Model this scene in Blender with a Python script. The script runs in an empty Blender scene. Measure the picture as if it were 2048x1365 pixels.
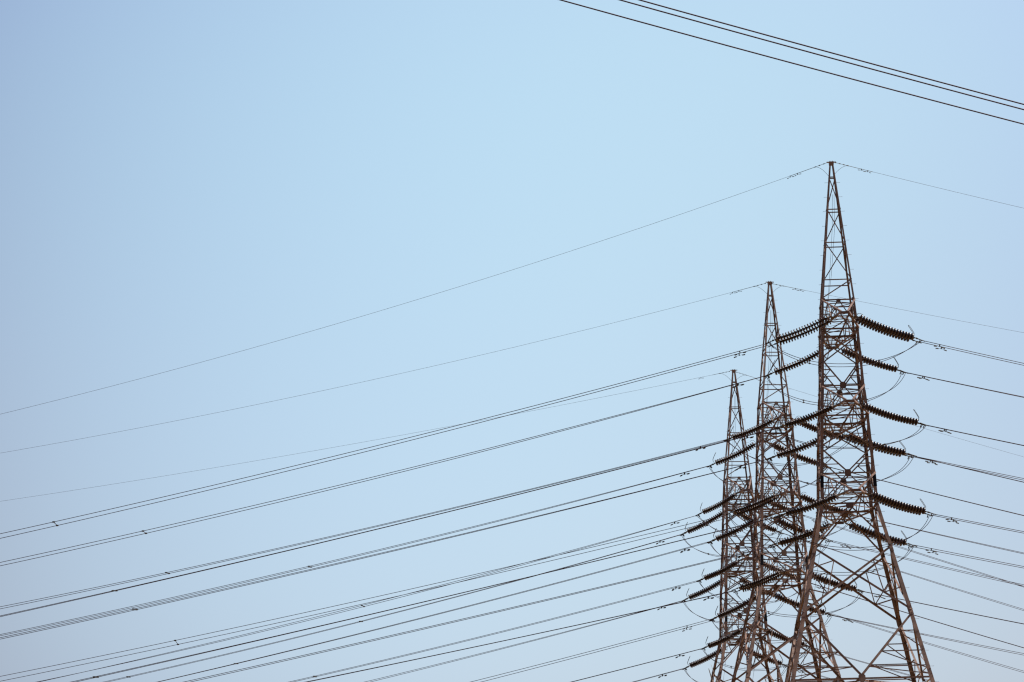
import bpy, bmesh, math, random
from mathutils import Vector, Matrix
random.seed(7)
scene = bpy.context.scene
COL = scene.collection
rad = math.radians
# surveyed geometry, metres: pylon ring heights and half-widths, arm lengths, stances, string ends, wire curves
Z = {'pk': 35.4258, '1t': 29.2342, '1b': 27.96, '2t': 25.5023, '2b': 24.2184, '3t': 21.7584, '3b': 20.4813, 'j': 15.8882, 'p1': 34.7491, 'p2': 33.2868, 'p3': 31.7912, 'p4': 30.129, 'm1': 26.7163, 'm2': 22.9052, 'k': 18.6667, 'b': 13.1002}
W = {'pk': 0.0, '1t': 0.6886, '1b': 0.781, '2t': 0.8942, '2b': 0.9968, '3t': 1.1314, '3b': 1.185, 'j': 2.2178}
SLOPE = 0.22485; TIPW = 0.16
ARMS = {'1': (2.5381, 0.0876), '2': (2.5438, 0.0759), '3': (2.9633, 0.0299)}
TOWERS = [(13.91895, 115.0, -0.0302, 0.0, -0.0051), (12.80556, 134.42331, 0.09295, -0.40763, -0.00124), (12.51904, 153.36955, 0.06953, -0.74744, -0.00465)]
CAM = {'f': 5593.82802, 'th': 0.224348, 'ro': 0.017704}
STRINGS = [
    (0, '1', -1, -1, [13.374, 112.356, 28.045], [10.704, 113.023, 27.079], [0.2946, 0.9415, -0.1639]),
    (0, '1', 1, -1, [13.668, 118.15, 27.991], [11.068, 118.8, 26.982], [0.1728, 0.9686, 0.1786]),
    (0, '2', -1, -1, [13.331, 112.137, 24.295], [10.873, 112.752, 23.479], [0.2045, 0.972, 0.116]),
    (0, '2', 1, -1, [13.678, 118.371, 24.239], [11.059, 119.026, 23.361], [0.1984, 0.9711, 0.1323]),
    (0, '3', -1, -1, [13.286, 111.64, 20.523], [10.688, 112.289, 19.733], [0.2177, 0.9724, 0.0836]),
    (0, '3', 1, -1, [13.702, 118.949, 20.459], [11.097, 119.6, 19.632], [0.2524, 0.9671, -0.0334]),
    (0, '1', -1, 1, [14.017, 112.337, 28.045], [16.861, 113.048, 27.101], [-0.232, 0.9721, 0.0332]),
    (0, '1', 1, 1, [14.074, 118.138, 27.991], [16.965, 118.861, 27.044], [-0.1521, 0.9528, 0.2627]),
    (0, '2', -1, 1, [14.085, 112.114, 24.295], [16.834, 112.802, 23.517], [-0.1732, 0.9569, 0.2333]),
    (0, '2', 1, 1, [14.115, 118.358, 24.239], [17.168, 119.121, 23.378], [-0.2335, 0.9718, 0.0337]),
    (0, '3', -1, 1, [14.139, 111.614, 20.523], [16.857, 112.294, 19.715], [-0.2281, 0.9723, 0.0503]),
    (0, '3', 1, 1, [14.165, 118.935, 20.459], [17.075, 119.663, 19.546], [-0.2117, 0.9722, 0.1]),
    (1, '1', -1, -1, [12.698, 131.743, 27.637], [10.263, 132.351, 26.739], [0.1947, 0.9721, 0.131]),
    (1, '1', 1, -1, [12.277, 137.529, 27.584], [9.815, 138.145, 26.529], [0.1742, 0.9716, 0.1603]),
    (1, '2', -1, -1, [12.667, 131.519, 23.887], [10.263, 132.12, 23.049], [0.3062, 0.9278, -0.2131]),
    (1, '2', 1, -1, [12.246, 137.748, 23.831], [9.729, 138.377, 22.72], [0.2083, 0.9748, 0.0801]),
    (1, '3', -1, -1, [12.669, 131.018, 20.116], [10.357, 131.596, 19.339], [0.2866, 0.9464, -0.1487]),
    (1, '3', 1, -1, [12.184, 138.323, 20.051], [9.739, 138.934, 18.909], [0.2067, 0.9752, 0.0794]),
    (1, '1', -1, 1, [13.338, 131.802, 27.637], [16.149, 132.505, 26.637], [-0.1777, 0.9674, 0.1804]),
    (1, '1', 1, 1, [12.682, 137.567, 27.584], [15.669, 138.314, 26.403], [-0.1785, 0.9705, 0.1621]),
    (1, '2', -1, 1, [13.419, 131.589, 23.887], [16.152, 132.272, 22.956], [-0.192, 0.9701, 0.1485]),
    (1, '2', 1, 1, [12.681, 137.789, 23.831], [15.61, 138.521, 22.713], [-0.2122, 0.9738, 0.0817]),
    (1, '3', -1, 1, [13.518, 131.097, 20.116], [16.311, 131.795, 19.236], [-0.2062, 0.9716, 0.1165]),
    (1, '3', 1, 1, [12.645, 138.366, 20.051], [15.618, 139.109, 19.065], [-0.1872, 0.9683, 0.1653]),
    (2, '1', -1, -1, [12.281, 150.687, 27.297], [10.001, 151.257, 26.187], [0.1747, 0.9744, 0.1414]),
    (2, '1', 1, -1, [11.996, 156.482, 27.244], [9.473, 157.113, 26.037], [0.1985, 0.9755, 0.0948]),
    (2, '2', -1, -1, [12.254, 150.465, 23.547], [9.952, 151.04, 22.54], [0.2016, 0.9747, 0.0962]),
    (2, '2', 1, -1, [11.979, 156.703, 23.492], [9.455, 157.333, 22.306], [0.1917, 0.9752, 0.1109]),
    (2, '3', -1, -1, [12.253, 149.965, 19.776], [10.015, 150.525, 18.797], [0.2016, 0.9747, 0.0962]),
    (2, '3', 1, -1, [11.94, 157.28, 19.712], [9.427, 157.908, 18.531], [0.1991, 0.9753, 0.0951]),
    (2, '1', -1, 1, [12.922, 150.732, 27.297], [15.618, 151.406, 26.125], [-0.1661, 0.9703, 0.1758]),
    (2, '1', 1, 1, [12.402, 156.51, 27.244], [15.037, 157.169, 26.032], [-0.1702, 0.9726, 0.1586]),
    (2, '2', -1, 1, [13.007, 150.517, 23.547], [15.694, 151.189, 22.445], [-0.1834, 0.9722, 0.1453]),
    (2, '2', 1, 1, [12.415, 156.733, 23.492], [15.083, 157.4, 22.3], [-0.1792, 0.9733, 0.1435]),
    (2, '3', -1, 1, [13.104, 150.024, 19.776], [15.685, 150.669, 18.821], [-0.1945, 0.9721, 0.131]),
    (2, '3', 1, 1, [12.402, 157.312, 19.712], [15.133, 157.995, 18.58], [-0.1966, 0.9739, 0.1131])]
WIRES = [
    (0, '1', -1, -1, [-0.97014, 0.24254], [[10.656, 112.829, 27.07605, -0.204731, 0.00079], [10.753, 113.218, 27.092149, -0.207436, 0.000764]], [31.72]),
    (0, '1', 1, -1, [-0.97014, 0.24254], [[11.02, 118.606, 26.936413, -0.203688, 0.000779], [11.117, 118.994, 27.028101, -0.209922, 0.000829]], [28.78]),
    (0, '2', -1, -1, [-0.97014, 0.24254], [[10.825, 112.558, 23.45085, -0.199985, 0.000644], [10.922, 112.946, 23.521085, -0.198849, 0.00059]], [29.05]),
    (0, '2', 1, -1, [-0.97014, 0.24254], [[11.011, 118.832, 23.306628, -0.19083, 0.000566], [11.108, 119.22, 23.381897, -0.193006, 0.000579]], [29.22]),
    (0, '3', -1, -1, [-0.97014, 0.24254], [[10.639, 112.095, 19.693401, -0.189279, 0.000422], [10.736, 112.483, 19.753164, -0.187926, 0.000346]], [29.58]),
    (0, '3', 1, -1, [-0.97014, 0.24254], [[11.049, 119.406, 19.599616, -0.185314, 0.000366], [11.146, 119.794, 19.636636, -0.186711, 0.000373]], []),
    (1, '1', -1, -1, [-0.97014, 0.24254], [[10.215, 132.157, 26.716982, -0.196657, 0.00081], [10.312, 132.545, 26.766417, -0.195998, 0.00074]], [28.6]),
    (1, '1', 1, -1, [-0.97014, 0.24254], [[9.766, 137.951, 26.49788, -0.204336, 0.000758], [9.863, 138.339, 26.569882, -0.208287, 0.000821]], [21.07]),
    (1, '2', -1, -1, [-0.97014, 0.24254], [[10.215, 131.926, 23.041801, -0.184864, 0.000566], [10.312, 132.314, 22.949606, -0.187154, 0.000569]], [28.05]),
    (1, '2', 1, -1, [-0.97014, 0.24254], [[9.681, 138.183, 22.708555, -0.218093, 0.00073], [9.778, 138.571, 22.744044, -0.218504, 0.000772]], [25.02]),
    (1, '3', -1, -1, [-0.97014, 0.24254], [[10.309, 131.402, 19.316108, -0.168697, 0.000401], [10.406, 131.79, 19.357423, -0.166804, 0.000301]], []),
    (1, '3', 1, -1, [-0.97014, 0.24254], [[9.691, 138.74, 18.903627, -0.218987, 0.0008], [9.788, 139.128, 18.872895, -0.222313, 0.0008]], []),
    (2, '1', -1, -1, [-0.97014, 0.24254], [[9.952, 151.063, 26.130418, -0.224529, 0.000802], [10.049, 151.451, 26.211489, -0.234956, 0.001087]], [19.18]),
    (2, '1', 1, -1, [-0.97014, 0.24254], [[9.425, 156.919, 26.012175, -0.229949, 0.000945], [9.522, 157.307, 26.067073, -0.230667, 0.000936]], [19.09, 33.45]),
    (2, '2', -1, -1, [-0.97014, 0.24254], [[9.904, 150.846, 22.527952, -0.213296, 0.000864], [10.001, 151.234, 22.54546, -0.213492, 0.000862]], [21.94]),
    (2, '2', 1, -1, [-0.97014, 0.24254], [[9.407, 157.139, 22.273696, -0.21695, 0.0008], [9.504, 157.528, 22.325771, -0.220367, 0.0008]], []),
    (2, '3', -1, -1, [-0.97014, 0.24254], [[9.967, 150.331, 18.774708, -0.210492, 0.0008], [10.064, 150.719, 18.820185, -0.211038, 0.0008]], []),
    (2, '3', 1, -1, [-0.97014, 0.24254], [[9.379, 157.714, 18.514789, -0.218313, 0.0008], [9.476, 158.102, 18.546857, -0.220318, 0.0008]], []),
    (0, '1', -1, 1, [0.97014, 0.24254], [[16.91, 112.854, 27.080398, -0.18409, 0.0008], [16.813, 113.242, 27.125581, -0.185481, 0.0008]], []),
    (0, '1', 1, 1, [0.97014, 0.24254], [[17.013, 118.667, 26.983265, -0.17069, 0.0008], [16.916, 119.055, 27.090932, -0.17391, 0.0008]], []),
    (0, '2', -1, 1, [0.97014, 0.24254], [[16.883, 112.608, 23.463981, -0.174026, 0.0008], [16.786, 112.996, 23.561669, -0.17481, 0.0008]], []),
    (0, '2', 1, 1, [0.97014, 0.24254], [[17.217, 118.927, 23.336477, -0.17221, 0.0008], [17.12, 119.315, 23.401826, -0.178801, 0.0008]], []),
    (0, '3', -1, 1, [0.97014, 0.24254], [[16.906, 112.1, 19.690629, -0.166149, 0.0008], [16.809, 112.488, 19.725666, -0.167638, 0.0008]], []),
    (0, '3', 1, 1, [0.97014, 0.24254], [[17.124, 119.469, 19.541281, -0.17015, 0.0008], [17.027, 119.857, 19.546584, -0.167719, 0.0008]], []),
    (1, '1', -1, 1, [0.97014, 0.24254], [[16.198, 132.311, 26.589976, -0.210452, 0.0008], [16.101, 132.699, 26.687255, -0.211014, 0.0008]], []),
    (1, '1', 1, 1, [0.97014, 0.24254], [[15.718, 138.12, 26.376907, -0.222877, 0.0008], [15.621, 138.508, 26.470291, -0.223989, 0.0008]], []),
    (1, '2', -1, 1, [0.97014, 0.24254], [[16.2, 132.078, 22.912926, -0.198521, 0.0008], [16.103, 132.466, 23.00121, -0.203337, 0.0008]], []),
    (1, '2', 1, 1, [0.97014, 0.24254], [[15.659, 138.327, 22.694181, -0.209468, 0.0008], [15.562, 138.715, 22.72761, -0.211298, 0.0008]], []),
    (1, '3', -1, 1, [0.97014, 0.24254], [[16.359, 131.601, 19.199008, -0.183415, 0.0008], [16.262, 131.989, 19.270694, -0.184313, 0.0008]], []),
    (1, '3', 1, 1, [0.97014, 0.24254], [[15.666, 138.915, 19.013116, -0.185413, 0.0008], [15.569, 139.303, 19.071591, -0.191727, 0.0008]], []),
    (2, '1', -1, 1, [0.97014, 0.24254], [[15.667, 151.212, 26.096019, -0.300841, 0.0008], [15.57, 151.6, 26.144404, -0.300518, 0.0008]], []),
    (2, '1', 1, 1, [0.97014, 0.24254], [[15.085, 156.975, 26.001163, -0.297364, 0.0008], [14.988, 157.363, 26.091909, -0.301711, 0.0008]], []),
    (2, '2', -1, 1, [0.97014, 0.24254], [[15.743, 150.995, 22.372696, -0.286112, 0.0008], [15.645, 151.383, 22.446174, -0.285855, 0.0008]], []),
    (2, '2', 1, 1, [0.97014, 0.24254], [[15.131, 157.206, 22.25086, -0.28613, 0.0008], [15.034, 157.594, 22.310178, -0.290195, 0.0008]], []),
    (2, '3', -1, 1, [0.97014, 0.24254], [[15.733, 150.475, 18.783696, -0.26476, 0.0008], [15.636, 150.863, 18.838809, -0.267872, 0.0008]], []),
    (2, '3', 1, 1, [0.97014, 0.24254], [[15.182, 157.801, 18.557082, -0.271883, 0.0008], [15.085, 158.189, 18.59824, -0.272159, 0.0008]], [])]
JUMPS = [
    (0, '1', -1, 0.96),
    (0, '1', 1, 1.356),
    (0, '2', -1, 0.89),
    (0, '2', 1, 1.264),
    (0, '3', -1, 1.352),
    (0, '3', 1, 1.198),
    (1, '1', -1, 1.211),
    (1, '1', 1, 1.311),
    (1, '2', -1, 1.203),
    (1, '2', 1, 1.307),
    (1, '3', -1, 1.194),
    (1, '3', 1, 1.207),
    (2, '1', -1, 1.21),
    (2, '1', 1, 1.312),
    (2, '2', -1, 1.204),
    (2, '2', 1, 1.309),
    (2, '3', -1, 1.197),
    (2, '3', 1, 1.253)]
EARTH = [
    (0, -1, [-0.97014, 0.24254], [13.798, 115.004, 35.486422, -0.281449, 0.001535], 0.233),
    (1, -1, [-0.97014, 0.24254], [12.822, 134.425, 35.032053, -0.194768, 0.001161], 0.324),
    (2, -1, [-0.97014, 0.24254], [12.45, 153.365, 34.680443, -0.138437, 0.000656], 0.372),
    (0, 1, [0.97014, 0.24254], [13.798, 115.004, 35.465838, -0.192888, 0.0008], 0.274),
    (1, 1, [0.97014, 0.24254], [12.822, 134.425, 34.977106, -0.159596, 0.0008], 0.235),
    (2, 1, [0.97014, 0.24254], [12.45, 153.365, 34.615497, -0.26915, 0.0008], 0.201)]
FRONT = [
    ([0.97014, 0.24254], [14.0, 62.0, 20.543996, -0.196886, 0.0008], [-11.32, -2.21]),
    ([0.97014, 0.24254], [14.0, 62.4, 20.565468, -0.196786, 0.0008], [-11.76, -2.14]),
    ([0.97014, 0.24254], [14.0, 63.6, 20.65358, -0.193442, 0.0008], [-13.16, -1.91])]

# ------------------------------------------------------------------ materials
def new_mat(name):
    m = bpy.data.materials.new(name); m.use_nodes = True
    return m, m.node_tree.nodes, m.node_tree.links, m.node_tree.nodes['Principled BSDF']

def noisy_mat(name, c1, c2, scale, rough, metallic=0.0, rough2=None, detail=6.0, spec=0.5):
    m, n, l, b = new_mat(name)
    tc = n.new('ShaderNodeTexCoord'); nz = n.new('ShaderNodeTexNoise')
    nz.inputs['Scale'].default_value = scale; nz.inputs['Detail'].default_value = detail
    nz.inputs['Roughness'].default_value = 0.6
    l.new(tc.outputs['Object'], nz.inputs['Vector'])
    rp = n.new('ShaderNodeValToRGB')
    rp.color_ramp.elements[0].position = 0.35; rp.color_ramp.elements[0].color = (*c1, 1)
    rp.color_ramp.elements[1].position = 0.68; rp.color_ramp.elements[1].color = (*c2, 1)
    l.new(nz.outputs['Fac'], rp.inputs['Fac']); l.new(rp.outputs['Color'], b.inputs['Base Color'])
    mr = n.new('ShaderNodeMapRange')
    mr.inputs['To Min'].default_value = rough; mr.inputs['To Max'].default_value = rough2 or rough + 0.1
    l.new(nz.outputs['Fac'], mr.inputs['Value']); l.new(mr.outputs['Result'], b.inputs['Roughness'])
    b.inputs['Metallic'].default_value = metallic
    b.inputs['Specular IOR Level'].default_value = spec
    return m

STEEL = noisy_mat('weathered_steel', (0.034, 0.0155, 0.0095), (0.092, 0.050, 0.034), 3.2, 0.40, 0.0, 0.60, spec=0.35)
STEEL_DARK = noisy_mat('dirty_steel', (0.029, 0.0125, 0.0075), (0.052, 0.026, 0.016), 3.0, 0.5, 0.0, 0.65, spec=0.25)
NAVY = noisy_mat('navy_paint', (0.0012, 0.0014, 0.004), (0.002, 0.0024, 0.006), 5.0, 0.55, 0.0, 0.7, spec=0.08)
PORC = noisy_mat('brown_porcelain', (0.008, 0.0026, 0.0015), (0.014, 0.0045, 0.0026), 4.0, 0.29, 0.0, 0.37, spec=0.19)
CAP = noisy_mat('insulator_cap_iron', (0.016, 0.009, 0.006), (0.030, 0.018, 0.012), 8.0, 0.55, 0.0, 0.65, spec=0.2)
WIRE = noisy_mat('weathered_aluminium_wire', (0.011, 0.004, 0.009), (0.017, 0.008, 0.014), 1.0, 0.6, 0.0, 0.7, spec=0.10)
BLACKWIRE = noisy_mat('dark_cable_sheath', (0.010, 0.0012, 0.007), (0.014, 0.002, 0.010), 1.0, 0.6, 0.0, 0.7, spec=0.10)
FIT = noisy_mat('fitting_metal', (0.010, 0.0085, 0.0075), (0.019, 0.016, 0.014), 6.0, 0.6, 0.0, 0.7, spec=0.12)
CONC = noisy_mat('footing_concrete', (0.26, 0.24, 0.21), (0.36, 0.33, 0.29), 3.0, 0.85, 0.0, 0.95)
BARK = noisy_mat('dry_bark', (0.06, 0.045, 0.035), (0.11, 0.085, 0.065), 9.0, 0.85, 0.0, 0.95)

def ground_mat():
    m, n, l, b = new_mat('sandy_ground')
    tc = n.new('ShaderNodeTexCoord')
    a = n.new('ShaderNodeTexNoise'); a.inputs['Scale'].default_value = 0.06; a.inputs['Detail'].default_value = 8
    c = n.new('ShaderNodeTexNoise'); c.inputs['Scale'].default_value = 3.0; c.inputs['Detail'].default_value = 10
    l.new(tc.outputs['Object'], a.inputs['Vector']); l.new(tc.outputs['Object'], c.inputs['Vector'])
    r1 = n.new('ShaderNodeValToRGB')
    r1.color_ramp.elements[0].position = 0.38; r1.color_ramp.elements[0].color = (0.20, 0.122, 0.058, 1)
    r1.color_ramp.elements[1].position = 0.64; r1.color_ramp.elements[1].color = (0.28, 0.18, 0.092, 1)
    r2 = n.new('ShaderNodeValToRGB')
    r2.color_ramp.elements[0].position = 0.3; r2.color_ramp.elements[0].color = (0.75, 0.72, 0.68, 1)
    r2.color_ramp.elements[1].position = 0.7; r2.color_ramp.elements[1].color = (1, 1, 1, 1)
    l.new(a.outputs['Fac'], r1.inputs['Fac']); l.new(c.outputs['Fac'], r2.inputs['Fac'])
    mx = n.new('ShaderNodeMixRGB'); mx.blend_type = 'MULTIPLY'; mx.inputs['Fac'].default_value = 1
    l.new(r1.outputs['Color'], mx.inputs['Color1']); l.new(r2.outputs['Color'], mx.inputs['Color2'])
    l.new(mx.outputs['Color'], b.inputs['Base Color'])
    b.inputs['Roughness'].default_value = 0.95; b.inputs['Specular IOR Level'].default_value = 0.1
    bp = n.new('ShaderNodeBump'); bp.inputs['Strength'].default_value = 0.5; bp.inputs['Distance'].default_value = 0.08
    l.new(c.outputs['Fac'], bp.inputs['Height']); l.new(bp.outputs['Normal'], b.inputs['Normal'])
    return m

# ------------------------------------------------------------------ mesh builder
def V(*a): return Vector(a)

class MB:
    def __init__(s): s.v = []; s.f = []; s.m = []
    def quadstrip(s, rings, closed=True, mat=0, caps=True):
        base = len(s.v); k = len(rings[0])
        for r in rings: s.v.extend([tuple(p) for p in r])
        for i in range(len(rings) - 1):
            for j in range(k if closed else k - 1):
                a = base + i * k + j; b = base + i * k + (j + 1) % k
                s.f.append((a, b, b + k, a + k)); s.m.append(mat)
        if caps:
            s.f.append(tuple(base + j for j in reversed(range(k)))); s.m.append(mat)
            e = base + (len(rings) - 1) * k
            s.f.append(tuple(e + j for j in range(k))); s.m.append(mat)
    def bar(s, p, q, u, v, u0, u1, v0, v1, mat=0):
        """box from p to q whose section is u0..u1 along u and v0..v1 along v"""
        s.quadstrip([[c + u * a + v * b for a, b in ((u0, v0), (u1, v0), (u1, v1), (u0, v1))] for c in (p, q)], mat=mat)
    def angle(s, p, q, n, w, t=0.007, flip=1, off=0.0, mat=0):
        """rolled L section: one flange lies in the face of outward normal n, the other stands inward"""
        a = (q - p).normalized()
        n = (n - a * n.dot(a)).normalized()
        u = n.cross(a) * flip
        o = n * off
        s.bar(p + o, q + o, u, n, -w / 2, w / 2, -t, 0, mat)
        s.bar(p + o, q + o, u, n, -w / 2, -w / 2 + t, -w, -t - 0.0005, mat)
    def tube(s, pts, r, k=6, mat=0, r2=None):
        rings = []; N = len(pts); up = V(0, 0, 1)
        for i, p in enumerate(pts):
            d = (pts[min(i + 1, N - 1)] - pts[max(i - 1, 0)]).normalized()
            x = up.cross(d)
            if x.length < 1e-3: x = V(1, 0, 0).cross(d)
            x.normalize(); y = d.cross(x)
            rr = r if r2 is None else r + (r2 - r) * i / max(1, N - 1)
            rings.append([p + x * math.cos(2 * math.pi * j / k) * rr + y * math.sin(2 * math.pi * j / k) * rr for j in range(k)])
        s.quadstrip(rings, mat=mat)
    def lathe(s, prof, k=18, mats=None):
        """profile of (x, radius) spun round the X axis"""
        base = len(s.v)
        for x, r in prof:
            for j in range(k):
                a = 2 * math.pi * j / k
                s.v.append((x, r * math.cos(a), r * math.sin(a)))
        for i in range(len(prof) - 1):
            for j in range(k):
                a = base + i * k + j; b = base + i * k + (j + 1) % k
                s.f.append((a, a + k, b + k, b)); s.m.append(mats[i] if mats else 0)
        s.f.append(tuple(base + j for j in range(k))); s.m.append(mats[0] if mats else 0)
        e = base + (len(prof) - 1) * k
        s.f.append(tuple(e + j for j in reversed(range(k)))); s.m.append(mats[-1] if mats else 0)
    def plate(s, pts, n, t, mat=0):
        n = n.normalized()
        s.quadstrip([[p - n * t / 2 for p in pts], [p + n * t / 2 for p in pts]], mat=mat)
    def mesh(s, name, mats, smooth=False):
        me = bpy.data.meshes.new(name); me.from_pydata(s.v, [], s.f)
        for m in mats: me.materials.append(m)
        me.polygons.foreach_set('material_index', s.m)
        if smooth: me.polygons.foreach_set('use_smooth', [True] * len(me.polygons))
        me.validate(); me.update()
        bm = bmesh.new(); bm.from_mesh(me); bmesh.ops.recalc_face_normals(bm, faces=bm.faces); bm.to_mesh(me); bm.free()
        return me

def link(name, data, parent=None):
    o = bpy.data.objects.new(name, data); COL.objects.link(o)
    if parent: o.parent = parent
    return o
def tag(o, label=None, cat=None, group=None, kind=None):
    if label: o['label'] = label
    if cat: o['category'] = cat
    if group: o['group'] = group
    if kind: o['kind'] = kind
    return o
def copy_tree(o, parent=None):
    c = o.copy(); COL.objects.link(c)
    if parent: c.parent = parent
    for ch in list(o.children): copy_tree(ch, c)
    return c

# ------------------------------------------------------------------ ground
def ground_h(x, y):
    return -0.0205 * min(max(y - 115.0, 0.0), 80.0)
def build_ground():
    xs = [-1500, -700, -350] + list(range(-220, 221, 10)) + [350, 700, 1500]
    ys = [-900, -400, -200] + list(range(-100, 301, 10)) + [420, 700, 1200, 2200]
    v = []; f = []
    rnd = random.Random(3)
    for y in ys:
        for x in xs:
            near = abs(x) < 45 and -15 < y < 190
            v.append((x, y, ground_h(x, y) + (0 if near else rnd.uniform(-.25, .1))))
    nx = len(xs)
    for j in range(len(ys) - 1):
        for i in range(nx - 1):
            a = j * nx + i; f.append((a, a + 1, a + 1 + nx, a + nx))
    me = bpy.data.meshes.new('ground'); me.from_pydata(v, [], f); me.materials.append(ground_mat())
    for p in me.polygons: p.use_smooth = True
    o = link('ground', me); tag(o, 'dry sandy ground under the pylons', kind='structure')
build_ground()

# ------------------------------------------------------------------ pylon geometry (local frame, base at z=0, nearer arms towards -y)
ZB = -0.35
LEVELS = [('pk', Z['pk'], 0.075), ('1t', Z['1t'], W['1t']), ('1b', Z['1b'], W['1b']), ('2t', Z['2t'], W['2t']),
          ('2b', Z['2b'], W['2b']), ('3t', Z['3t'], W['3t']), ('3b', Z['3b'], W['3b']), ('j', Z['j'], W['j']),
          ('base', ZB, W['j'] + SLOPE * (Z['j'] - ZB))]
LEGW = {'pk': .060, '1t': .078, '1b': .10, '2t': .11, '2b': .12, '3t': .13, '3b': .14, 'j': .165, 'base': .20}
def hw(z):
    for (n1, z1, w1), (n2, z2, w2) in zip(LEVELS, LEVELS[1:]):
        if z >= z2 - 1e-6:
            return w2 + (w1 - w2) * (z - z2) / (z1 - z2)
    return LEVELS[-1][2]
FACES = {'near': (V(1, 0, 0), V(0, -1, 0)), 'right': (V(0, 1, 0), V(1, 0, 0)), 'far': (V(-1, 0, 0), V(0, 1, 0)), 'left': (V(0, -1, 0), V(-1, 0, 0))}
def cx(z):
    return .05 * max(0.0, (z - Z['1t']) / (Z['pk'] - Z['1t']))     # the peak sits a touch off centre
def fp(face, z, s):
    """point on a face of the tapering body: s=-1..1 across it"""
    u, n = FACES[face]; w = hw(z)
    return u * (w * s) + n * w + V(cx(z), 0, z)

_c = [0]
def brace(mb, face, p, q, w, depth=0):
    _c[0] += 1
    n = FACES[face][1]
    mb.angle(p, q, n, w, 0.006, 1 if _c[0] % 2 else -1, off=-0.012 - 0.0037 * (_c[0] % 5) - depth)

def gusset(face, z, s, gw, gh):
    mb = MB(); u, n = FACES[face]; c = fp(face, z, s)
    up = (fp(face, z + .2, s) - fp(face, z - .2, s)).normalized()
    n = (n - up * n.dot(up)).normalized(); c = c + n * .004
    g = [(-gw, -gh * .55), (-gw * .55, -gh), (gw * .55, -gh), (gw, -gh * .55), (gw, gh * .55), (gw * .55, gh), (-gw * .55, gh), (-gw, gh * .55)]
    mb.plate([c + u * a + up * b for a, b in g], n, 0.008)
    return mb

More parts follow.
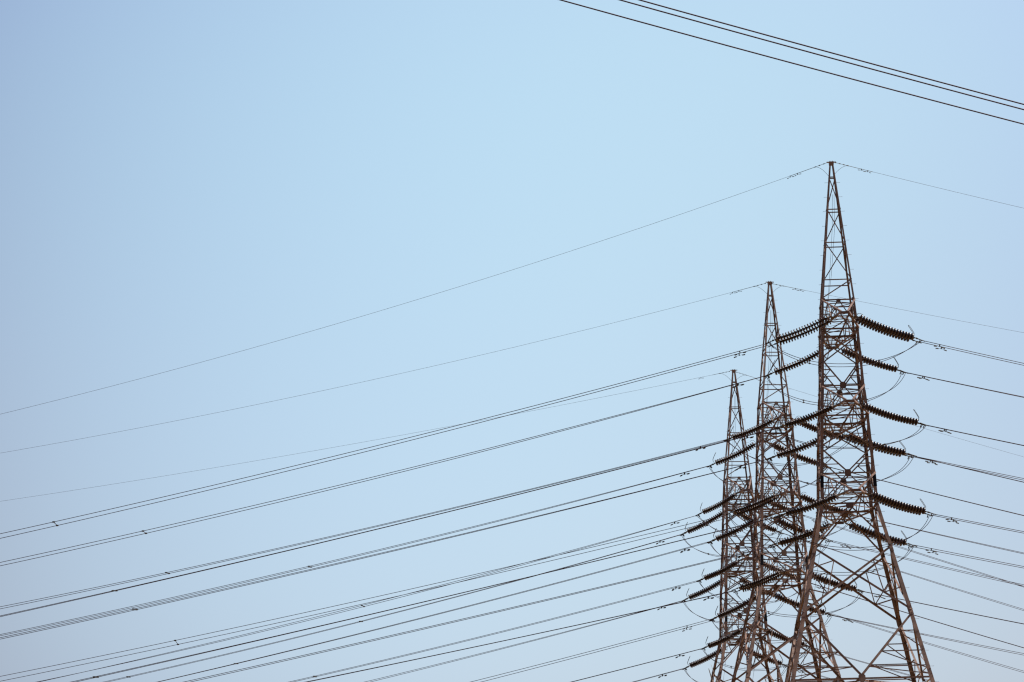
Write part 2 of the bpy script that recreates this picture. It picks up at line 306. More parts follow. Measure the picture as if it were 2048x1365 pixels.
def make_pylon():
    root = link('lattice_pylon', None)
    # legs, each an L section that follows the taper
    for sx, sy in ((-1, -1), (1, -1), (-1, 1), (1, 1)):
        mb = MB(); ringA = []; ringB = []
        for n_, z_, w_ in LEVELS:
            c = V(sx * w_ + cx(z_), sy * w_, z_); lw = LEGW[n_]; t = .012
            ringA.append([c, c + V(-sx * lw, 0, 0), c + V(-sx * lw, -sy * t, 0), c + V(0, -sy * t, 0)])
            ringB.append([c + V(0, -sy * (t + .0005), 0), c + V(-sx * t, -sy * (t + .0005), 0), c + V(-sx * t, -sy * lw, 0), c + V(0, -sy * lw, 0)])
        mb.quadstrip(ringA); mb.quadstrip(ringB)
        # splice plates where leg sections join
        for zz in (Z['m1'] - .05, Z['m2'] - .05, Z['k'], Z['j'] + .1, 25.0):
            w_ = hw(zz); c = V(sx * (w_ + .006), sy * (w_ + .006), zz); lw = .10 + .003 * (30 - zz); up = V(sx * (hw(zz + .3) - w_) * 0, 0, .28)
            tilt = V(sx * (hw(zz + .28) - w_), sy * (hw(zz + .28) - w_), .28)
            mb.bar(c - tilt, c + tilt, V(-sx, 0, 0), V(0, -sy, 0), 0, lw, -.006, -.0012)
            mb.bar(c - tilt, c + tilt, V(0, -sy, 0), V(-sx, 0, 0), 0, lw, -.006, -.0012)
        leg = link('leg', mb.mesh('leg', [STEEL]), root)
        if sy == -1 or True:
            # footing
            fb = MB(); c = V(sx * LEVELS[-1][2], sy * LEVELS[-1][2], 0)
            rings = []
            for zz, h in ((-1.2, .45), (.18, .45), (.24, .40)):
                rings.append([c + V(a * h, b * h, zz) for a, b in ((-1, -1), (1, -1), (1, 1), (-1, 1))])
            fb.quadstrip(rings); link('footing', fb.mesh('footing', [CONC]), root)
        if (sx, sy) in ((-1, -1), (1, -1)):
            first = None; z_ = 2.4
            while z_ < 34.6:
                w_ = hw(z_)
                if first is None:
                    b = MB(); b.tube([V(0, 0, 0), V(sx * .15, 0, 0)], .0055, 6); b.tube([V(sx * .150, 0, 0), V(sx * .160, 0, 0)], .010, 6)
                    first = b.mesh('step_bolt', [STEEL_DARK])
                o = link('step_bolt', first, leg); o.location = (sx * w_ + cx(z_), sy * w_ + .04, z_)
                z_ += .655
            # navy plate fixed on the leg below the lowest arms' top chords
            zt = Z['3t'] - .10; zb_ = zt - .50; pb = MB()
            a = V(sx * (hw(zb_) + .009), sy * (hw(zb_) + .010), zb_); c = V(sx * (hw(zt) + .009), sy * (hw(zt) + .010), zt)
            pb.bar(a, c, V(-sx, 0, 0), V(0, -sy, 0), -.002, LEGW['3t'] + .012, -.012, -.002)
            link('navy_plate', pb.mesh('navy_plate', [NAVY]), leg)
    # peak
    mb = MB(); zt = Z['pk']
    mb.quadstrip([[V(a * w + .05, b * w, z) for a, b in ((-1, -1), (1, -1), (1, 1), (-1, 1))] for z, w in ((zt - .12, .095), (zt - .02, .10), (zt + .02, .105))])
    for sx in (-1, 1):
        mb.tube([V(.05 + sx * .05, 0, zt + .02), V(.05 + sx * .05, 0, zt + .075)], .018, 6)
        mb.bar(V(.05 + sx * .10, 0, zt), V(.05 + sx * .2, 0, zt), V(0, 1, 0), V(0, 0, 1), -.05, .05, .0, .025)
    link('peak_cap', mb.mesh('peak_cap', [STEEL]), root)
    ps = ['p1', 'p2', 'p3', 'p4', '1t']
    for face in FACES:
        mb = MB(); k = 0
        for a, b in zip(ps, ps[1:]):
            brace(mb, face, fp(face, Z[a], -1), fp(face, Z[a], 1), .040)
            if face in ('near', 'left'): brace(mb, face, fp(face, Z[a], -1), fp(face, Z[b] if b != '1t' else Z[b] + .06, 1) if b != '1t' else fp(face, Z[b] + .08, -1), .042) if b != '1t' else brace(mb, face, fp(face, Z[a], 1), fp(face, Z[b] + .08, -1), .042)
            else: brace(mb, face, fp(face, Z[a], -1), fp(face, Z[b] + .06, 1), .042) if b != '1t' else None
        link('peak_bracing', mb.mesh('peak_bracing', [STEEL]), root)
    # body panels
    for face in FACES:
        u, n = FACES[face]
        # arm bands
        for L in '123':
            t_, b_ = L + 't', L + 'b'; mb = MB()
            brace(mb, face, fp(face, Z[t_], -1), fp(face, Z[t_], 1), .052)
            brace(mb, face, fp(face, Z[b_], -1), fp(face, Z[b_], 1), .075)
            zc = Z[b_] + .04
            brace(mb, face, fp(face, Z[t_], 0), fp(face, zc, -.97), .044)
            brace(mb, face, fp(face, Z[t_], 0), fp(face, zc, .97), .044)
            zm = (Z[t_] + Z[b_]) / 2
            for s in (-1, 1):
                brace(mb, face, fp(face, zm, s), (fp(face, Z[t_], 0) + fp(face, zc, s * .97)) / 2, .034)
            link('arm_band_bracing', mb.mesh('arm_band_bracing', [STEEL]), root)
            if face in ('near', 'far'):
                g = gusset(face, Z[t_] - (.06 if L == '1' else .0), 0, .09 if L == '1' else .13, .09 if L == '1' else .15)
                link('gusset_plate', g.mesh('gusset_plate', [STEEL_DARK]), root)
            else:
                g = gusset(face, Z[t_], 0, .09, .10); link('gusset_plate', g.mesh('gusset_plate', [STEEL_DARK]), root)
            for s in (-1, 1):
                g = gusset(face, Z[b_] - .03, s * (1 - .08 / hw(Z[b_])), .07, .11)
                link('gusset_plate', g.mesh('gusset_plate', [STEEL_DARK]), root)
                g = gusset(face, Z[t_] + .0, s * (1 - .07 / hw(Z[t_])), .065, .08)
                link('gusset_plate', g.mesh('gusset_plate', [STEEL]), root)
        # X then V between arm bands
        for b_, m_, t_ in (('1b', 'm1', '2t'), ('2b', 'm2', '3t')):
            mb = MB()
            brace(mb, face, fp(face, Z[b_] - .05, -1), fp(face, Z[m_], 1), .056)
            brace(mb, face, fp(face, Z[b_] - .05, 1), fp(face, Z[m_], -1), .056)
            for s in (-1, 1):
                p = fp(face, Z[m_] - .05, s); q = fp(face, Z[t_] + .05, 0)
                brace(mb, face, p, q, .056)
                mid = p.lerp(q, .42); zz = mid.z
                brace(mb, face, mid, fp(face, zz, s), .040)
                brace(mb, face, mid, fp(face, Z[t_] + .22, s), .036)
                m2 = p.lerp(q, .68)
                brace(mb, face, m2, fp(face, m2.z, s), .034)
                # stub posts of the X panel
                x1 = fp(face, Z[b_] - .05, s).lerp(fp(face, Z[m_], -s), .28)
                brace(mb, face, x1, fp(face, x1.z - .02, s), .034)
                x2 = fp(face, Z[m_], s).lerp(fp(face, Z[b_] - .05, -s), .24)
                brace(mb, face, x2, x1, .034)
                brace(mb, face, x2, fp(face, (Z[b_] + Z[m_]) / 2, s), .034)
            link('body_bracing', mb.mesh('body_bracing', [STEEL]), root)
            for s in (-1, 1):
                g = gusset(face, Z[m_] - .03, s * (1 - .07 / hw(Z[m_])), .06, .12)
                link('gusset_plate', g.mesh('gusset_plate', [STEEL_DARK]), root)
        # waist: inverted V from the lowest arms, X in the flared legs, V to the middle of the belt
        mb = MB()
        zk, zj, zb_ = Z['k'], Z['j'], Z['b']
        for s in (-1, 1):
            p = fp(face, Z['3b'] - .08, 0); q = fp(face, zk, s)
            brace(mb, face, p, q, .062)
            m = p.lerp(q, .55); brace(mb, face, m, fp(face, m.z, s), .042)
            m3 = p.lerp(q, .28); brace(mb, face, m, fp(face, Z['3b'] - .1, s), .040)
        link('waist_bracing', mb.mesh('waist_bracing', [STEEL]), root)
        g = gusset(face, Z['3b'] - .10, 0, .15, .12); link('gusset_plate', g.mesh('gusset_plate', [STEEL_DARK]), root)
        mb = MB()
        for s in (-1, 1):
            a1, a2 = fp(face, zk - .05, -s), fp(face, zj, s)     # this diagonal ends low on side s
            b1, b2 = fp(face, zk - .05, s), fp(face, zj, -s)
            brace(mb, face, a1, a2, .085)
            Q = b1.lerp(b2, .21); P = a1.lerp(a2, .72)
            M = fp(face, zk + (zj - zk) * .64, s); N_ = fp(face, zk + (zj - zk) * .34, s)
            brace(mb, face, Q, P, .042); brace(mb, face, P, M, .050); brace(mb, face, Q, N_, .042)
            brace(mb, face, P, fp(face, zk + (zj - zk) * .36, s), .044)
        link('leg_bracing', mb.mesh('leg_bracing', [STEEL]), root)
        mb = MB()
        for s in (-1, 1):
            p = fp(face, zj - .08, s); q = fp(face, zb_ + .12, 0)
            brace(mb, face, p, q, .085)
            prev = None
            for fr in (.30, .62, .86):
                m = p.lerp(q, fr)
                brace(mb, face, m, fp(face, m.z, s), .046)
                nz = p.lerp(q, min(1, fr + .30)).z
                brace(mb, face, m, fp(face, nz, s), .038)
            brace(mb, face, fp(face, zb_, 0), fp(face, zb_, s), .075)
        link('leg_bracing', mb.mesh('leg_bracing', [STEEL]), root)
        for s in (-1, 1):
            g = gusset(face, zj - .02, s * (1 - .10 / hw(zj)), .09, .20); link('gusset_plate', g.mesh('gusset_plate', [STEEL_DARK]), root)
            g = gusset(face, zk, s * (1 - .08 / hw(zk)), .07, .16); link('gusset_plate', g.mesh('gusset_plate', [STEEL_DARK]), root)
        g = gusset(face, zb_ + .02, 0, .14, .17); link('gusset_plate', g.mesh('gusset_plate', [STEEL_DARK]), root)
        # lower legs down to the ground
        mb = MB()
        for s in (-1, 1):
            p = fp(face, zb_ - .1, 0); q = fp(face, .5, s)
            brace(mb, face, p, q, .10)
            for fr in (.2, .42, .64, .84):
                m = p.lerp(q, fr)
                brace(mb, face, m, fp(face, m.z, s), .05)
                brace(mb, face, m, fp(face, p.lerp(q, max(.0, fr - .22)).z - .1, s), .042)
        link('leg_bracing', mb.mesh('leg_bracing', [STEEL]), root)
    # plan bracing in the arm bands and the belt: a flat diamond between the mid-points of the faces
    for z_, w_ in ((Z['1b'], .034), (Z['2b'], .036), (Z['3b'], .038), (Z['b'], .06)):
        mb = MB(); h = hw(z_) - .03; up = V(0, 0, 1); zz = z_ - .05
        mids = [V(0, -h, zz), V(h, 0, zz), V(0, h, zz), V(-h, 0, zz)]
        for i in range(4): mb.angle(mids[i], mids[(i + 1) % 4], up, w_, .006, off=-.004 * i)
        link('plan_bracing', mb.mesh('plan_bracing', [STEEL]), root)
    # earth lead inside the peak
    mb = MB()
    mb.tube([V(.10, -.02, 34.0), V(.05, -.05, 32.5), V(-.20, -.2, 30.4), V(-.48, -.50, 28.8), V(-.66, -.68, 26.5), V(-.76, -.78, 24.0), V(-.90, -.92, 21.5), V(-1.06, -1.08, 19.8), V(-1.72, -1.74, 16.4), V(-2.40, -2.42, 13.2)], .007, 5)
    mb.tube([V(.03, -.02, 34.0), V(-.05, -.05, 32.5), V(-.26, -.1, 30.4), V(-.45, -.35, 29.0)], .007, 5)
    link('earth_lead', mb.mesh('earth_lead', [FIT]), root)
    # cross-arms
    for L in '123':
        ln, ri = ARMS[L]; t_, b_ = L + 't', L + 'b'
        for ns in (-1, 1):
            def bot(s, fr): return V(s * (W[b_] + (TIPW - W[b_]) * fr), ns * (W[b_] + ln * fr), Z[b_] + ri * fr)
            tz = Z[b_] + ri + .07
            def top(s, fr): return V(s * (W[t_] + (TIPW * .75 - W[t_]) * fr), ns * (W[t_] + (W[b_] + ln - .06 - W[t_]) * fr), Z[t_] + (tz - Z[t_]) * fr)
            mb = MB(); out = V(0, ns, 0); up = V(0, 0, 1)
            frs = (.0, .24, .49, .74, .93)
            c = 0
            for s in (-1, 1):
                side = V(s, 0, 0)
                for i, fr in enumerate(frs):
                    c += 1
                    if i: mb.angle(bot(s, fr), top(s, fr), side, .036, .006, 1, off=-.006 * (c % 3))
                    if i < len(frs) - 1:
                        if i % 2 == 0: mb.angle(bot(s, fr), top(s, frs[i + 1]), side, .036, .006, -1, off=-.02)
                        else: mb.angle(top(s, fr), bot(s, frs[i + 1]), side, .036, .006, -1, off=-.026)
            # underside lacing: two cross struts and one X, flat bars seen edge-on from below
            for fr, w_ in ((.40, .038), (.74, .050)):
                mb.angle(bot(-1, fr), bot(1, fr), -up, w_, .007, 1, off=-.004)
            for a, b in ((.03, .40), (.40, .74), (.74, .95)):
                for k_, sg in enumerate((-1, 1)):
                    p, q = bot(sg, a) + V(0, 0, .012 + .010 * k_), bot(-sg, b) + V(0, 0, .012 + .010 * k_)
                    if a > .6 and k_: continue
                    d_ = (q - p).normalized(); sd = V(0, 0, 1).cross(d_)
                    mb.bar(p, q, sd, V(0, 0, 1), -.018, .018, 0, .007)
            # top lacing
            for fr in (.30, .62): mb.angle(top(-1, fr), top(1, fr), up, .040, .006, 1, off=-.004)
            mb.angle(top(-1, 0), top(1, .30), up, .034, .006, 1, off=-.014)
            mb.angle(top(1, .30), top(-1, .62), up, .034, .006, 1, off=-.014)
            arm = link('cross_arm', mb.mesh('cross_arm', [STEEL]), root)
            for s in (-1, 1):
                cb = MB(); d = (bot(s, 1) - bot(s, 0)).normalized(); cb.angle(bot(s, 0), bot(s, 1), -up, .070, .009, s * ns * -1 , off=.004)
                link('lower_chord', cb.mesh('lower_chord', [STEEL]), arm)
                cb = MB(); nrm = (top(1, 1) - top(1, 0)).cross(V(1, 0, 0)) * (1 if ns < 0 else -1)
                nrm = nrm if nrm.z > 0 else -nrm
                cb.angle(top(s, 0), top(s, 1), nrm, .055, .007, -s * ns * -1, off=.012)
                link('upper_chord', cb.mesh('upper_chord', [STEEL]), arm)
                # hang plate for the strings
                fr = .74 if ns < 0 else .93
                c0 = bot(s, fr); gb = MB()
                gb.plate([c0 + V(-s * .06, -.14, -.006), c0 + V(s * .05, -.16, -.006), c0 + V(s * .10, 0, -.006), c0 + V(s * .05, .16, -.006), c0 + V(-s * .06, .14, -.006)], up, .014)
                gb.plate([c0 + V(s * .01, -.04, .02), c0 + V(s * .01, -.05, -.06), c0 + V(s * .01, 0, -.10), c0 + V(s * .01, .05, -.06), c0 + V(s * .01, .04, .02)], V(1, 0, 0), .014)
                link('hang_plate', gb.mesh('hang_plate', [STEEL_DARK]), arm)
            tb = MB(); y0 = ns * (W[b_] + ln)
            tb.bar(V(-TIPW - .04, y0, Z[b_] + ri - .02), V(TIPW + .04, y0, Z[b_] + ri - .02), V(0, ns, 0), up, -.010, 0.0, -.045, .075)
            tb.bar(V(-TIPW - .03, y0 - ns * .02, Z[b_] + ri - .015), V(TIPW + .03, y0 - ns * .02, Z[b_] + ri - .015), V(0, -ns, 0), up, 0, .12, -.008, .0)
            link('tip_plate', tb.mesh('tip_plate', [STEEL_DARK]), arm)
    return root

WORDS = [('front', 'front', 'nearest and largest of the three brown steel lattice pylons, rightmost in the row'),
         ('middle', 'middle', 'brown steel lattice pylon standing between the nearest pylon and the farthest one'),
         ('rear', 'rear', 'farthest and smallest-looking of the three brown steel lattice pylons, leftmost in the row')]
GP = 'three double-circuit lattice pylons in a row'
py0 = make_pylon(); pylons = [py0, copy_tree(py0), copy_tree(py0)]
for o, (X, Y, ya, dz, tl), wd in zip(pylons, TOWERS, WORDS):
    o.location = (X, Y, dz); o.rotation_euler = (0, math.atan(tl), ya)
    tag(o, wd[2], 'pylon', GP)

# ------------------------------------------------------------------ insulator sets
LC0 = 2.90; ND = 19; PITCH = 0.121; X0 = 0.25; SPC = .40
def make_insulators():
    root = link('insulator_set', None)
    # tower end: link chain and yoke
    mb = MB()
    mb.tube([V(-.02, 0, 0), V(.05, 0, 0)], .020, 6); mb.tube([V(.04, 0, 0), V(.08, 0, 0)], .032, 6); mb.tube([V(.07, 0, 0), V(.14, 0, 0)], .018, 6)
    mb.plate([V(.09, -.035, 0), V(.09, .035, 0), V(.18, SPC / 2 + .04, 0), V(.22, SPC / 2 + .03, 0), V(.22, -SPC / 2 - .03, 0), V(.18, -SPC / 2 - .04, 0)], V(0, 0, 1), .018)
    y1 = link('yoke_plate', mb.mesh('yoke_plate', [CAP]), root)
    hb = MB()
    hb.tube([V(.18, .0, 0), V(.21, 0, .12), V(.25, 0, .20), V(.32, 0, .235), V(.44, 0, .22)], .010, 6)
    link('arcing_horn', hb.mesh('arcing_horn', [FIT]), root)
    xe = X0 + ND * PITCH
    mb = MB()
    mb.plate([V(xe + .02, -SPC / 2 - .03, 0), V(xe + .02, SPC / 2 + .03, 0), V(xe + .07, SPC / 2 + .04, 0), V(xe + .12, SPC / 2 + .02, 0), V(xe + .12, -SPC / 2 - .02, 0), V(xe + .07, -SPC / 2 - .04, 0)], V(0, 0, 1), .018)
    link('yoke_plate', mb.mesh('yoke_plate', [CAP]), root)
    hb = MB()
    loop = [V(xe + .06, -.02, 0), V(xe + .10, -.035, .12), V(xe + .07, -.045, .22), V(xe - .05, -.05, .33), V(xe - .20, -.05, .45), V(xe - .235, 0, .475), V(xe - .20, .05, .45), V(xe - .05, .05, .33), V(xe + .07, .045, .22), V(xe + .10, .035, .12), V(xe + .06, .02, 0)]
    hb.tube(loop, .010, 6)
    link('arcing_horn', hb.mesh('arcing_horn', [FIT]), root)
    cb = MB()
    cb.tube([V(xe + .08, 0, 0), V(xe + .17, 0, 0)], .016, 6); cb.tube([V(xe + .14, 0, 0), V(xe + .22, 0, 0)], .034, 6); cb.tube([V(xe + .21, 0, 0), V(LC0 + .18, 0, 0)], .021, 8)
    cb.tube([V(LC0 - .02, 0, -.01), V(LC0 - .03, 0, -.14)], .022, 6)
    cme = cb.mesh('dead_end_clamp', [FIT], True)
    sb = MB()
    SAG = .07
    def hang(x):
        t = (x - X0) / (ND * PITCH)
        return -SAG * 4 * t * (1 - t), -SAG * 4 * (1 - 2 * t) / (ND * PITCH)
    sb.tube([V(X0 - .05, 0, 0)] + [V(X0 + ND * PITCH * i / 10, 0, hang(X0 + ND * PITCH * i / 10)[0]) for i in range(11)] + [V(xe + .06, 0, 0)], .013, 6)
    sme = sb.mesh('insulator_string', [CAP])
    R = .145
    db = MB()
    #      cap (iron)                              shell (glazed porcelain)                                   ribs underneath                     pin
    prof = [(.000, .030), (.004, .046), (.046, .046), (.048, .054), (.050, .082), (.054, .110), (.058, R - .010), (.068, R), (.101, R - .001), (.107, R - .006), (.102, R - .016), (.084, .104), (.098, .098), (.098, .090), (.080, .084), (.080, .064), (.095, .059), (.095, .050), (.118, .016)]
    mats = [0, 0, 0] + [1] * 14 + [0, 0]
    db.lathe(prof, 20, mats)
    dme = db.mesh('insulator_disc', [CAP, PORC], True)
    for s in (-1, 1):
        st = link('insulator_string', sme, root); st.location = (0, s * SPC / 2, 0)
        for i in range(ND):
            d = link('insulator_disc', dme, st); zz, sl_ = hang(X0 + (i + .5) * PITCH); d.location = (X0 + i * PITCH, 0, zz - sl_ * PITCH / 2); d.rotation_euler = (0, -math.atan(sl_), 0)
        c = link('dead_end_clamp', cme, root); c.location = (0, s * SPC / 2, 0)
    return root

LVL = {'1': 'top', '2': 'middle', '3': 'bottom'}; NF = {-1: 'nearer', 1: 'farther'}; LR = {-1: 'left', 1: 'right'}
proto = make_insulators(); first = True
for (t, L, ns, side, A, E, o_) in STRINGS:
    r = proto if first else copy_tree(proto); first = False
    a = (V(*E) - V(*A)); ln = a.length; a.normalize(); y = V(*o_); y = (y - a * y.dot(a)).normalized()
    z = a.cross(y)
    if z.z < 0: y = -y; z = a.cross(y)
    M = Matrix(((a.x, y.x, z.x, A[0]), (a.y, y.y, z.y, A[1]), (a.z, y.z, z.z, A[2]), (0, 0, 0, 1)))
    r.matrix_world = M @ Matrix.Diagonal((ln / LC0, 1, 1, 1))
    tag(r, 'double brown disc insulator string pulling %s from the %s %s arm of the %s pylon' % (LR[side], NF[ns], LVL[L], WORDS[t][0]), 'insulator', 'double insulator strings on the pylon arms')

# ------------------------------------------------------------------ wires
def damper_mesh(name, sc=1.0):
    b = MB()
    b.bar(V(0, 0, .012), V(0, 0, -.10 * sc), V(1, 0, 0), V(0, 1, 0), -.022 * sc, .022 * sc, -.014, .014)
    b.tube([V(-.17 * sc, 0, -.105 * sc), V(-.08 * sc, 0, -.088 * sc), V(.08 * sc, 0, -.088 * sc), V(.17 * sc, 0, -.105 * sc)], .006, 5)
    for s in (-1, 1):
        b.tube([V(s * .125 * sc, 0, -.105 * sc), V(s * .245 * sc, 0, -.118 * sc)], .024 * sc, 8)
    return b.mesh(name, [FIT], False)
DAMP = damper_mesh('vibration_damper', 1.0); DAMP_S = damper_mesh('vibration_damper', .62)
def wire_pt(w, d, t): return V(w[0] + d[0] * t, w[1] + d[1] * t, w[2] + w[3] * t + w[4] * t * t)
def wire_pts(w, d, t0, t1, n):
    return [wire_pt(w, d, t0 + (t1 - t0) * i / n) for i in range(n + 1)]
def place_on(o, w, d, t, base):
    p = wire_pt(w, d, t); o.location = p - base
    o.rotation_euler = (0, -math.atan(w[3] + 2 * w[4] * t), math.atan2(d[1], d[0]))
for (t, L, ns, side, d, rows, spans) in WIRES:
    base = V(rows[0][0] / 2 + rows[1][0] / 2, rows[0][1] / 2 + rows[1][1] / 2, rows[0][2] / 2 + rows[1][2] / 2)
    root = link('twin_conductor', None); root.location = base
    for i, w in enumerate(rows):
        tm = min(125.0, abs(w[3]) / w[4])
        mb = MB(); mb.tube([p - base for p in wire_pts(w, d, 0.0, tm, 100)], .0132, 6)
        link('wire', mb.mesh('wire', [WIRE], True), root)
        o = link('vibration_damper', DAMP, root); place_on(o, w, d, (1.32 if side < 0 else .95) + ((.05 if side < 0 else .12) * (1 if i else -1)), base)
    for ts in spans:                                    # spacer bars between the two wires
        a, b = wire_pt(rows[0], d, ts) - base, wire_pt(rows[1], d, ts) - base
        mb = MB(); mb.tube([a, b], .016, 6)
        for c in (a, b): mb.tube([c - V(d[0], d[1], 0) * .05, c + V(d[0], d[1], 0) * .05], .036, 6)
        link('spacer', mb.mesh('spacer', [FIT]), root)
    tag(root, 'twin power wires running %s from the %s %s arm of the %s pylon' % (LR[side], NF[ns], LVL[L], WORDS[t][0]), 'power line', 'twin conductors strung from the pylon arms')

ENDS = {(s[0], s[1], s[2], s[3]): s for s in STRINGS}
W0 = {(w[0], w[1], w[2], w[3]): w for w in WIRES}
for (t, L, ns, sag) in JUMPS:
    a_, b_ = W0[(t, L, ns, -1)], W0[(t, L, ns, 1)]
    ends = []
    for q in (a_, b_):
        # the two sub-conductor clamps, nearest first
        ps = sorted([wire_pt(w, q[4], .05) for w in q[5]], key=lambda p: p.y); ends.append(ps)
    base = (ends[0][0] + ends[1][1]) / 2
    root = link('jumper_loop', None); root.location = base
    rnd = random.Random(t * 31 + int(L) * 7 + ns)
    crv = []; kn = .04 if L == '1' and ns < 0 else .28
    for i in (0, 1):
        p, q = ends[0][i], ends[1][i]; S = sag * (1 + (.045 if i else -.03)); pw = 2.2 + rnd.uniform(-.15, .2)
        pts = []
        for k in range(49):
            u = k / 48; v = u * u * (3 - 2 * u) * .35 + u * .65
            c = p.lerp(q, v); c.z = p.z + (q.z - p.z) * v - S * ((1 - kn) * (1 - abs(2 * v - 1) ** pw) + kn * (1 - abs(2 * v - 1) ** 12))
            pts.append(c - base)
        crv.append(pts)
        mb = MB(); mb.tube(pts, .0125, 6); link('wire', mb.mesh('wire', [WIRE], True), root)
    for k in (14, 33):
        mb = MB(); mb.tube([crv[0][k], crv[1][k]], .014, 6)
        for c in (crv[0][k], crv[1][k]): mb.tube([c - V(.04, 0, 0), c + V(.04, 0, 0)], .028, 6)
        link('spacer', mb.mesh('spacer', [FIT]), root)
    tag(root, 'drooping twin jumper wires under the %s %s arm of the %s pylon' % (NF[ns], LVL[L], WORDS[t][0]), 'jumper wire', 'jumper loops under the pylon arms')

for (t, side, d, w, t0) in EARTH:
    base = wire_pt(w, d, t0)
    root = link('earth_wire', None); root.location = base
    tm = min(125.0, abs(w[3]) / w[4])
    mb = MB(); mb.tube([p - base for p in wire_pts(w, d, t0 + .3, tm, 100)], .0058, 6); link('wire', mb.mesh('wire', [WIRE], True), root)
    # tension clamp: shackles and a short rod from the peak cap
    mb = MB(); q = wire_pts(w, d, t0 - .12, t0 + .62, 8)
    for i in (0, 2, 4, 6): mb.tube([q[i] - base, q[i].lerp(q[i + 1], .75) - base], .020, 6)
    mb.tube([p - base for p in q], .009, 5)
    mb.tube([p - base for p in wire_pts(w, d, t0 + .45, t0 + (1.6 if t < 2 else .9), 4)], .0105, 6)
    link('tension_clamp', mb.mesh('tension_clamp', [FIT]), root)
    # bonding lead back to the pylon
    s = wire_pt(w, d, t0 + .48); X, Y, ya, dz, tl = TOWERS[t]; zc = Z['pk'] + dz - .62
    e = V(X + tl * Z['pk'] + side * .11, Y - .1, zc)
    pts = []
    for k in range(15):
        u = k / 14; c = s.lerp(e, u); c.z = s.z + (e.z - s.z) * (u ** 1.8) ; pts.append(c - base)
    mb = MB(); mb.tube(pts, .0072, 5); link('bonding_lead', mb.mesh('bonding_lead', [FIT]), root)
    for i, tt in enumerate(((1.25, 1.57) if t < 2 else (1.55,)) if side < 0 else (1.08, 1.37)):
        o = link('vibration_damper', DAMP_S, root); place_on(o, w, d, tt + t0, base)
    tag(root, 'thin earth wire running %s from the peak of the %s pylon' % (LR[side], WORDS[t][0]), 'earth wire', 'earth wires on the pylon peaks')

FL = ['uppermost of the three dark overhead wires crossing the top right corner',
      'middle one of the three dark overhead wires crossing the top right corner',
      'lowest of the three dark overhead wires crossing the top right corner, spaced apart']
for (d, w, tr), lb in zip(FRONT, FL):
    base = wire_pt(w, d, tr[0]); mb = MB()
    mb.tube([p - base for p in wire_pts(w, d, tr[0] - 45, tr[1] + 60, 90)], .0172, 8)
    o = link('overhead_wire', mb.mesh('overhead_wire', [BLACKWIRE], True)); o.location = base
    tag(o, lb, 'overhead wire', 'overhead wires across the top right corner')

# ------------------------------------------------------------------ bare tree whose topmost twigs reach into the picture
def build_tree(loc, top):
    root = link('bare_tree', None); root.location = loc
    rnd = random.Random(11); h = top.z - loc.z
    tr = MB(); path = [V(0, 0, -.2), V(.1, .05, 1.2), V(.05, 0, 2.6), V(.2, -.1, 4.0)]
    tr.tube(path, .16, 9, 0, .09)
    link('trunk', tr.mesh('trunk', [BARK], True), root)
    cr = MB()
    def limb(p, q, r, depth):
        n = 6; pts = []
        for i in range(n + 1):
            u = i / n; c = p.lerp(q, u) + V(rnd.uniform(-1, 1), rnd.uniform(-1, 1), rnd.uniform(-.4, .4)) * .05 * (0 < i < n) * (q - p).length * .4
            pts.append(c)
        cr.tube(pts, r, 6, 0, r * .45)
        if depth:
            for k in range(3):
                s = pts[2 + k + (k == 2)]
                dv = (q - p).normalized() + V(rnd.uniform(-.7, .7), rnd.uniform(-.7, .7), rnd.uniform(-.1, .35))
                e = s + dv.normalized() * (q - p).length * rnd.uniform(.45, .65)
                if e.z > h - .75: e.z = h - .75 - rnd.uniform(0, .4)
                limb(s, e, r * .5, depth - 1)
    s0 = path[-1]
    for ax, l in ((0.3, 2.6), (1.7, 2.4), (2.9, 2.8), (4.1, 2.3), (5.2, 2.7)):
        limb(s0 - V(0, 0, rnd.uniform(0, 1.2)), s0 + V(math.cos(ax) * 1.6, math.sin(ax) * 1.6, l), .06, 2)
    tp = top - loc
    limb(s0, tp + V(.25, .1, -1.6), .05, 1)
    b = tp + V(.25, .1, -1.6)
    cr.tube([b, tp + V(.13, .05, -.55), tp + V(.055, .02, -.2), tp + V(0, 0, 0)], .022, 6, 0, .008)
    cr.tube([b, tp + V(.28, .05, -.7), tp + V(.16, .02, -.18), tp + V(.06, 0, .10)], .014, 6, 0, .003)
    link('crown', cr.mesh('crown', [BARK], True), root)
    tag(root, 'bare twig tips of a leafless tree beside the rear pylon at the bottom edge', 'tree')
build_tree(V(6.3, 70.0, ground_h(6, 70)), V(4.77, 70.0, 9.09))

# ------------------------------------------------------------------ sky, sun, camera
SUN_EL, SUN_AZ = rad(52), rad(86)          # azimuth clockwise from +Y (the view direction) towards +X
world = bpy.data.worlds.new('World'); scene.world = world; world.use_nodes = True
nt = world.node_tree; nd, lk = nt.nodes, nt.links
bg = nd['Background']
sky = nd.new('ShaderNodeTexSky'); sky.sky_type = 'NISHITA'; sky.sun_disc = False
sky.sun_elevation = SUN_EL; sky.sun_rotation = SUN_AZ
sky.air_density = 1.0; sky.dust_density = 1.0; sky.ozone_density = 1.0; sky.altitude = 0
lk.new(sky.outputs['Color'], bg.inputs['Color'])
bg.inputs['Strength'].default_value = 0.05
SKYFIT = [(1.1478, 0.023, 0.33, -0.2482, 0.036, -0.0351, 0.0325, -0.0038, -0.0786, 0.0565, -0.0246), (1.0672, -0.0001, 0.3321, -0.2734, 0.0331, 0.0033, 0.0607, -0.0316, -0.0822, 0.0432, -0.0494), (0.9113, -0.0345, 0.1596, -0.1845, 0.0119, 0.0061, 0.085, -0.014, 0.004, 0.0219, -0.0098)]
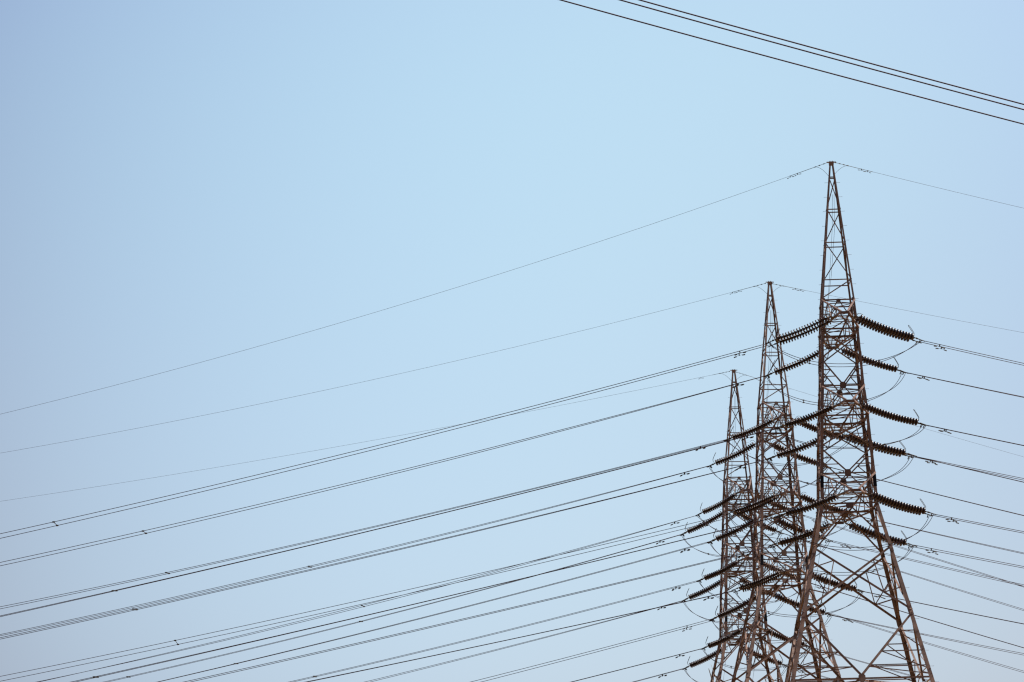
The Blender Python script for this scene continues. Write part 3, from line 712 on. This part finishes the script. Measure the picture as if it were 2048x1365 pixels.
# haze and lens vignette put into the sky colour: Nishita tinted by a smooth function of direction (world space), paler and greyer towards the horizon
tc = nd.new('ShaderNodeTexCoord'); sx = nd.new('ShaderNodeSeparateXYZ'); lk.new(tc.outputs['Generated'], sx.inputs[0])
def mth(op, a, b, clamp=False):
    m = nd.new('ShaderNodeMath'); m.operation = op; m.use_clamp = clamp
    for i, q in enumerate((a, b)):
        if isinstance(q, (int, float)): m.inputs[i].default_value = q
        else: lk.new(q, m.inputs[i])
    return m.outputs[0]
def rng(src, lo, hi, a, b):
    m = nd.new('ShaderNodeMapRange'); m.clamp = True
    m.inputs['From Min'].default_value = lo; m.inputs['From Max'].default_value = hi
    m.inputs['To Min'].default_value = a; m.inputs['To Max'].default_value = b
    lk.new(src, m.inputs['Value']); return m.outputs['Result']
su = rng(sx.outputs['X'], -.21, .21, -1.05, 1.05); sv = rng(sx.outputs['Z'], .09, .355, -.13 / .12, .135 / .12)
uu, uv, vv = mth('MULTIPLY', su, su), mth('MULTIPLY', su, sv), mth('MULTIPLY', sv, sv)
terms = (su, sv, uu, uv, vv, mth('MULTIPLY', uu, su), mth('MULTIPLY', vv, sv), mth('MULTIPLY', uu, sv), mth('MULTIPLY', vv, su), mth('MULTIPLY', vv, vv))
cmb = nd.new('ShaderNodeCombineXYZ')
for k, co_ in enumerate(SKYFIT):
    acc = co_[0]
    for t_, c_ in zip(terms, co_[1:]): acc = mth('ADD', acc, mth('MULTIPLY', t_, c_))
    lk.new(acc, cmb.inputs[k])
vm = nd.new('ShaderNodeVectorMath'); vm.operation = 'MULTIPLY'
lk.new(sky.outputs['Color'], vm.inputs[0]); lk.new(cmb.outputs[0], vm.inputs[1])
lk.new(vm.outputs[0], bg.inputs['Color'])

sd = V(math.sin(SUN_AZ) * math.cos(SUN_EL), math.cos(SUN_AZ) * math.cos(SUN_EL), math.sin(SUN_EL))
sl = bpy.data.lights.new('sun', 'SUN'); sl.energy = 5.0; sl.angle = rad(.53); sl.color = (1.0, .95, .87)
so = link('sun', sl); so.rotation_euler = sd.to_track_quat('Z', 'Y').to_euler(); so.location = (0, 0, 80)

cam = bpy.data.cameras.new('camera'); cam.sensor_width = 36; cam.lens = CAM['f'] / 2048 * 36; cam.clip_end = 6000; cam.clip_start = .1
co = link('camera', cam); co.location = (0, 0, 1.6)
co.rotation_euler = (Matrix.Rotation(math.pi / 2 + CAM['th'], 3, 'X') @ Matrix.Rotation(-CAM['ro'], 3, 'Z')).to_euler()
scene.camera = co
scene.view_settings.view_transform = 'Standard'; scene.view_settings.look = 'None'
scene.view_settings.exposure = 1.963; scene.view_settings.gamma = 1.0
scene.cycles.filter_width = 1.25
scene.render.resolution_x = 1024; scene.render.resolution_y = 682
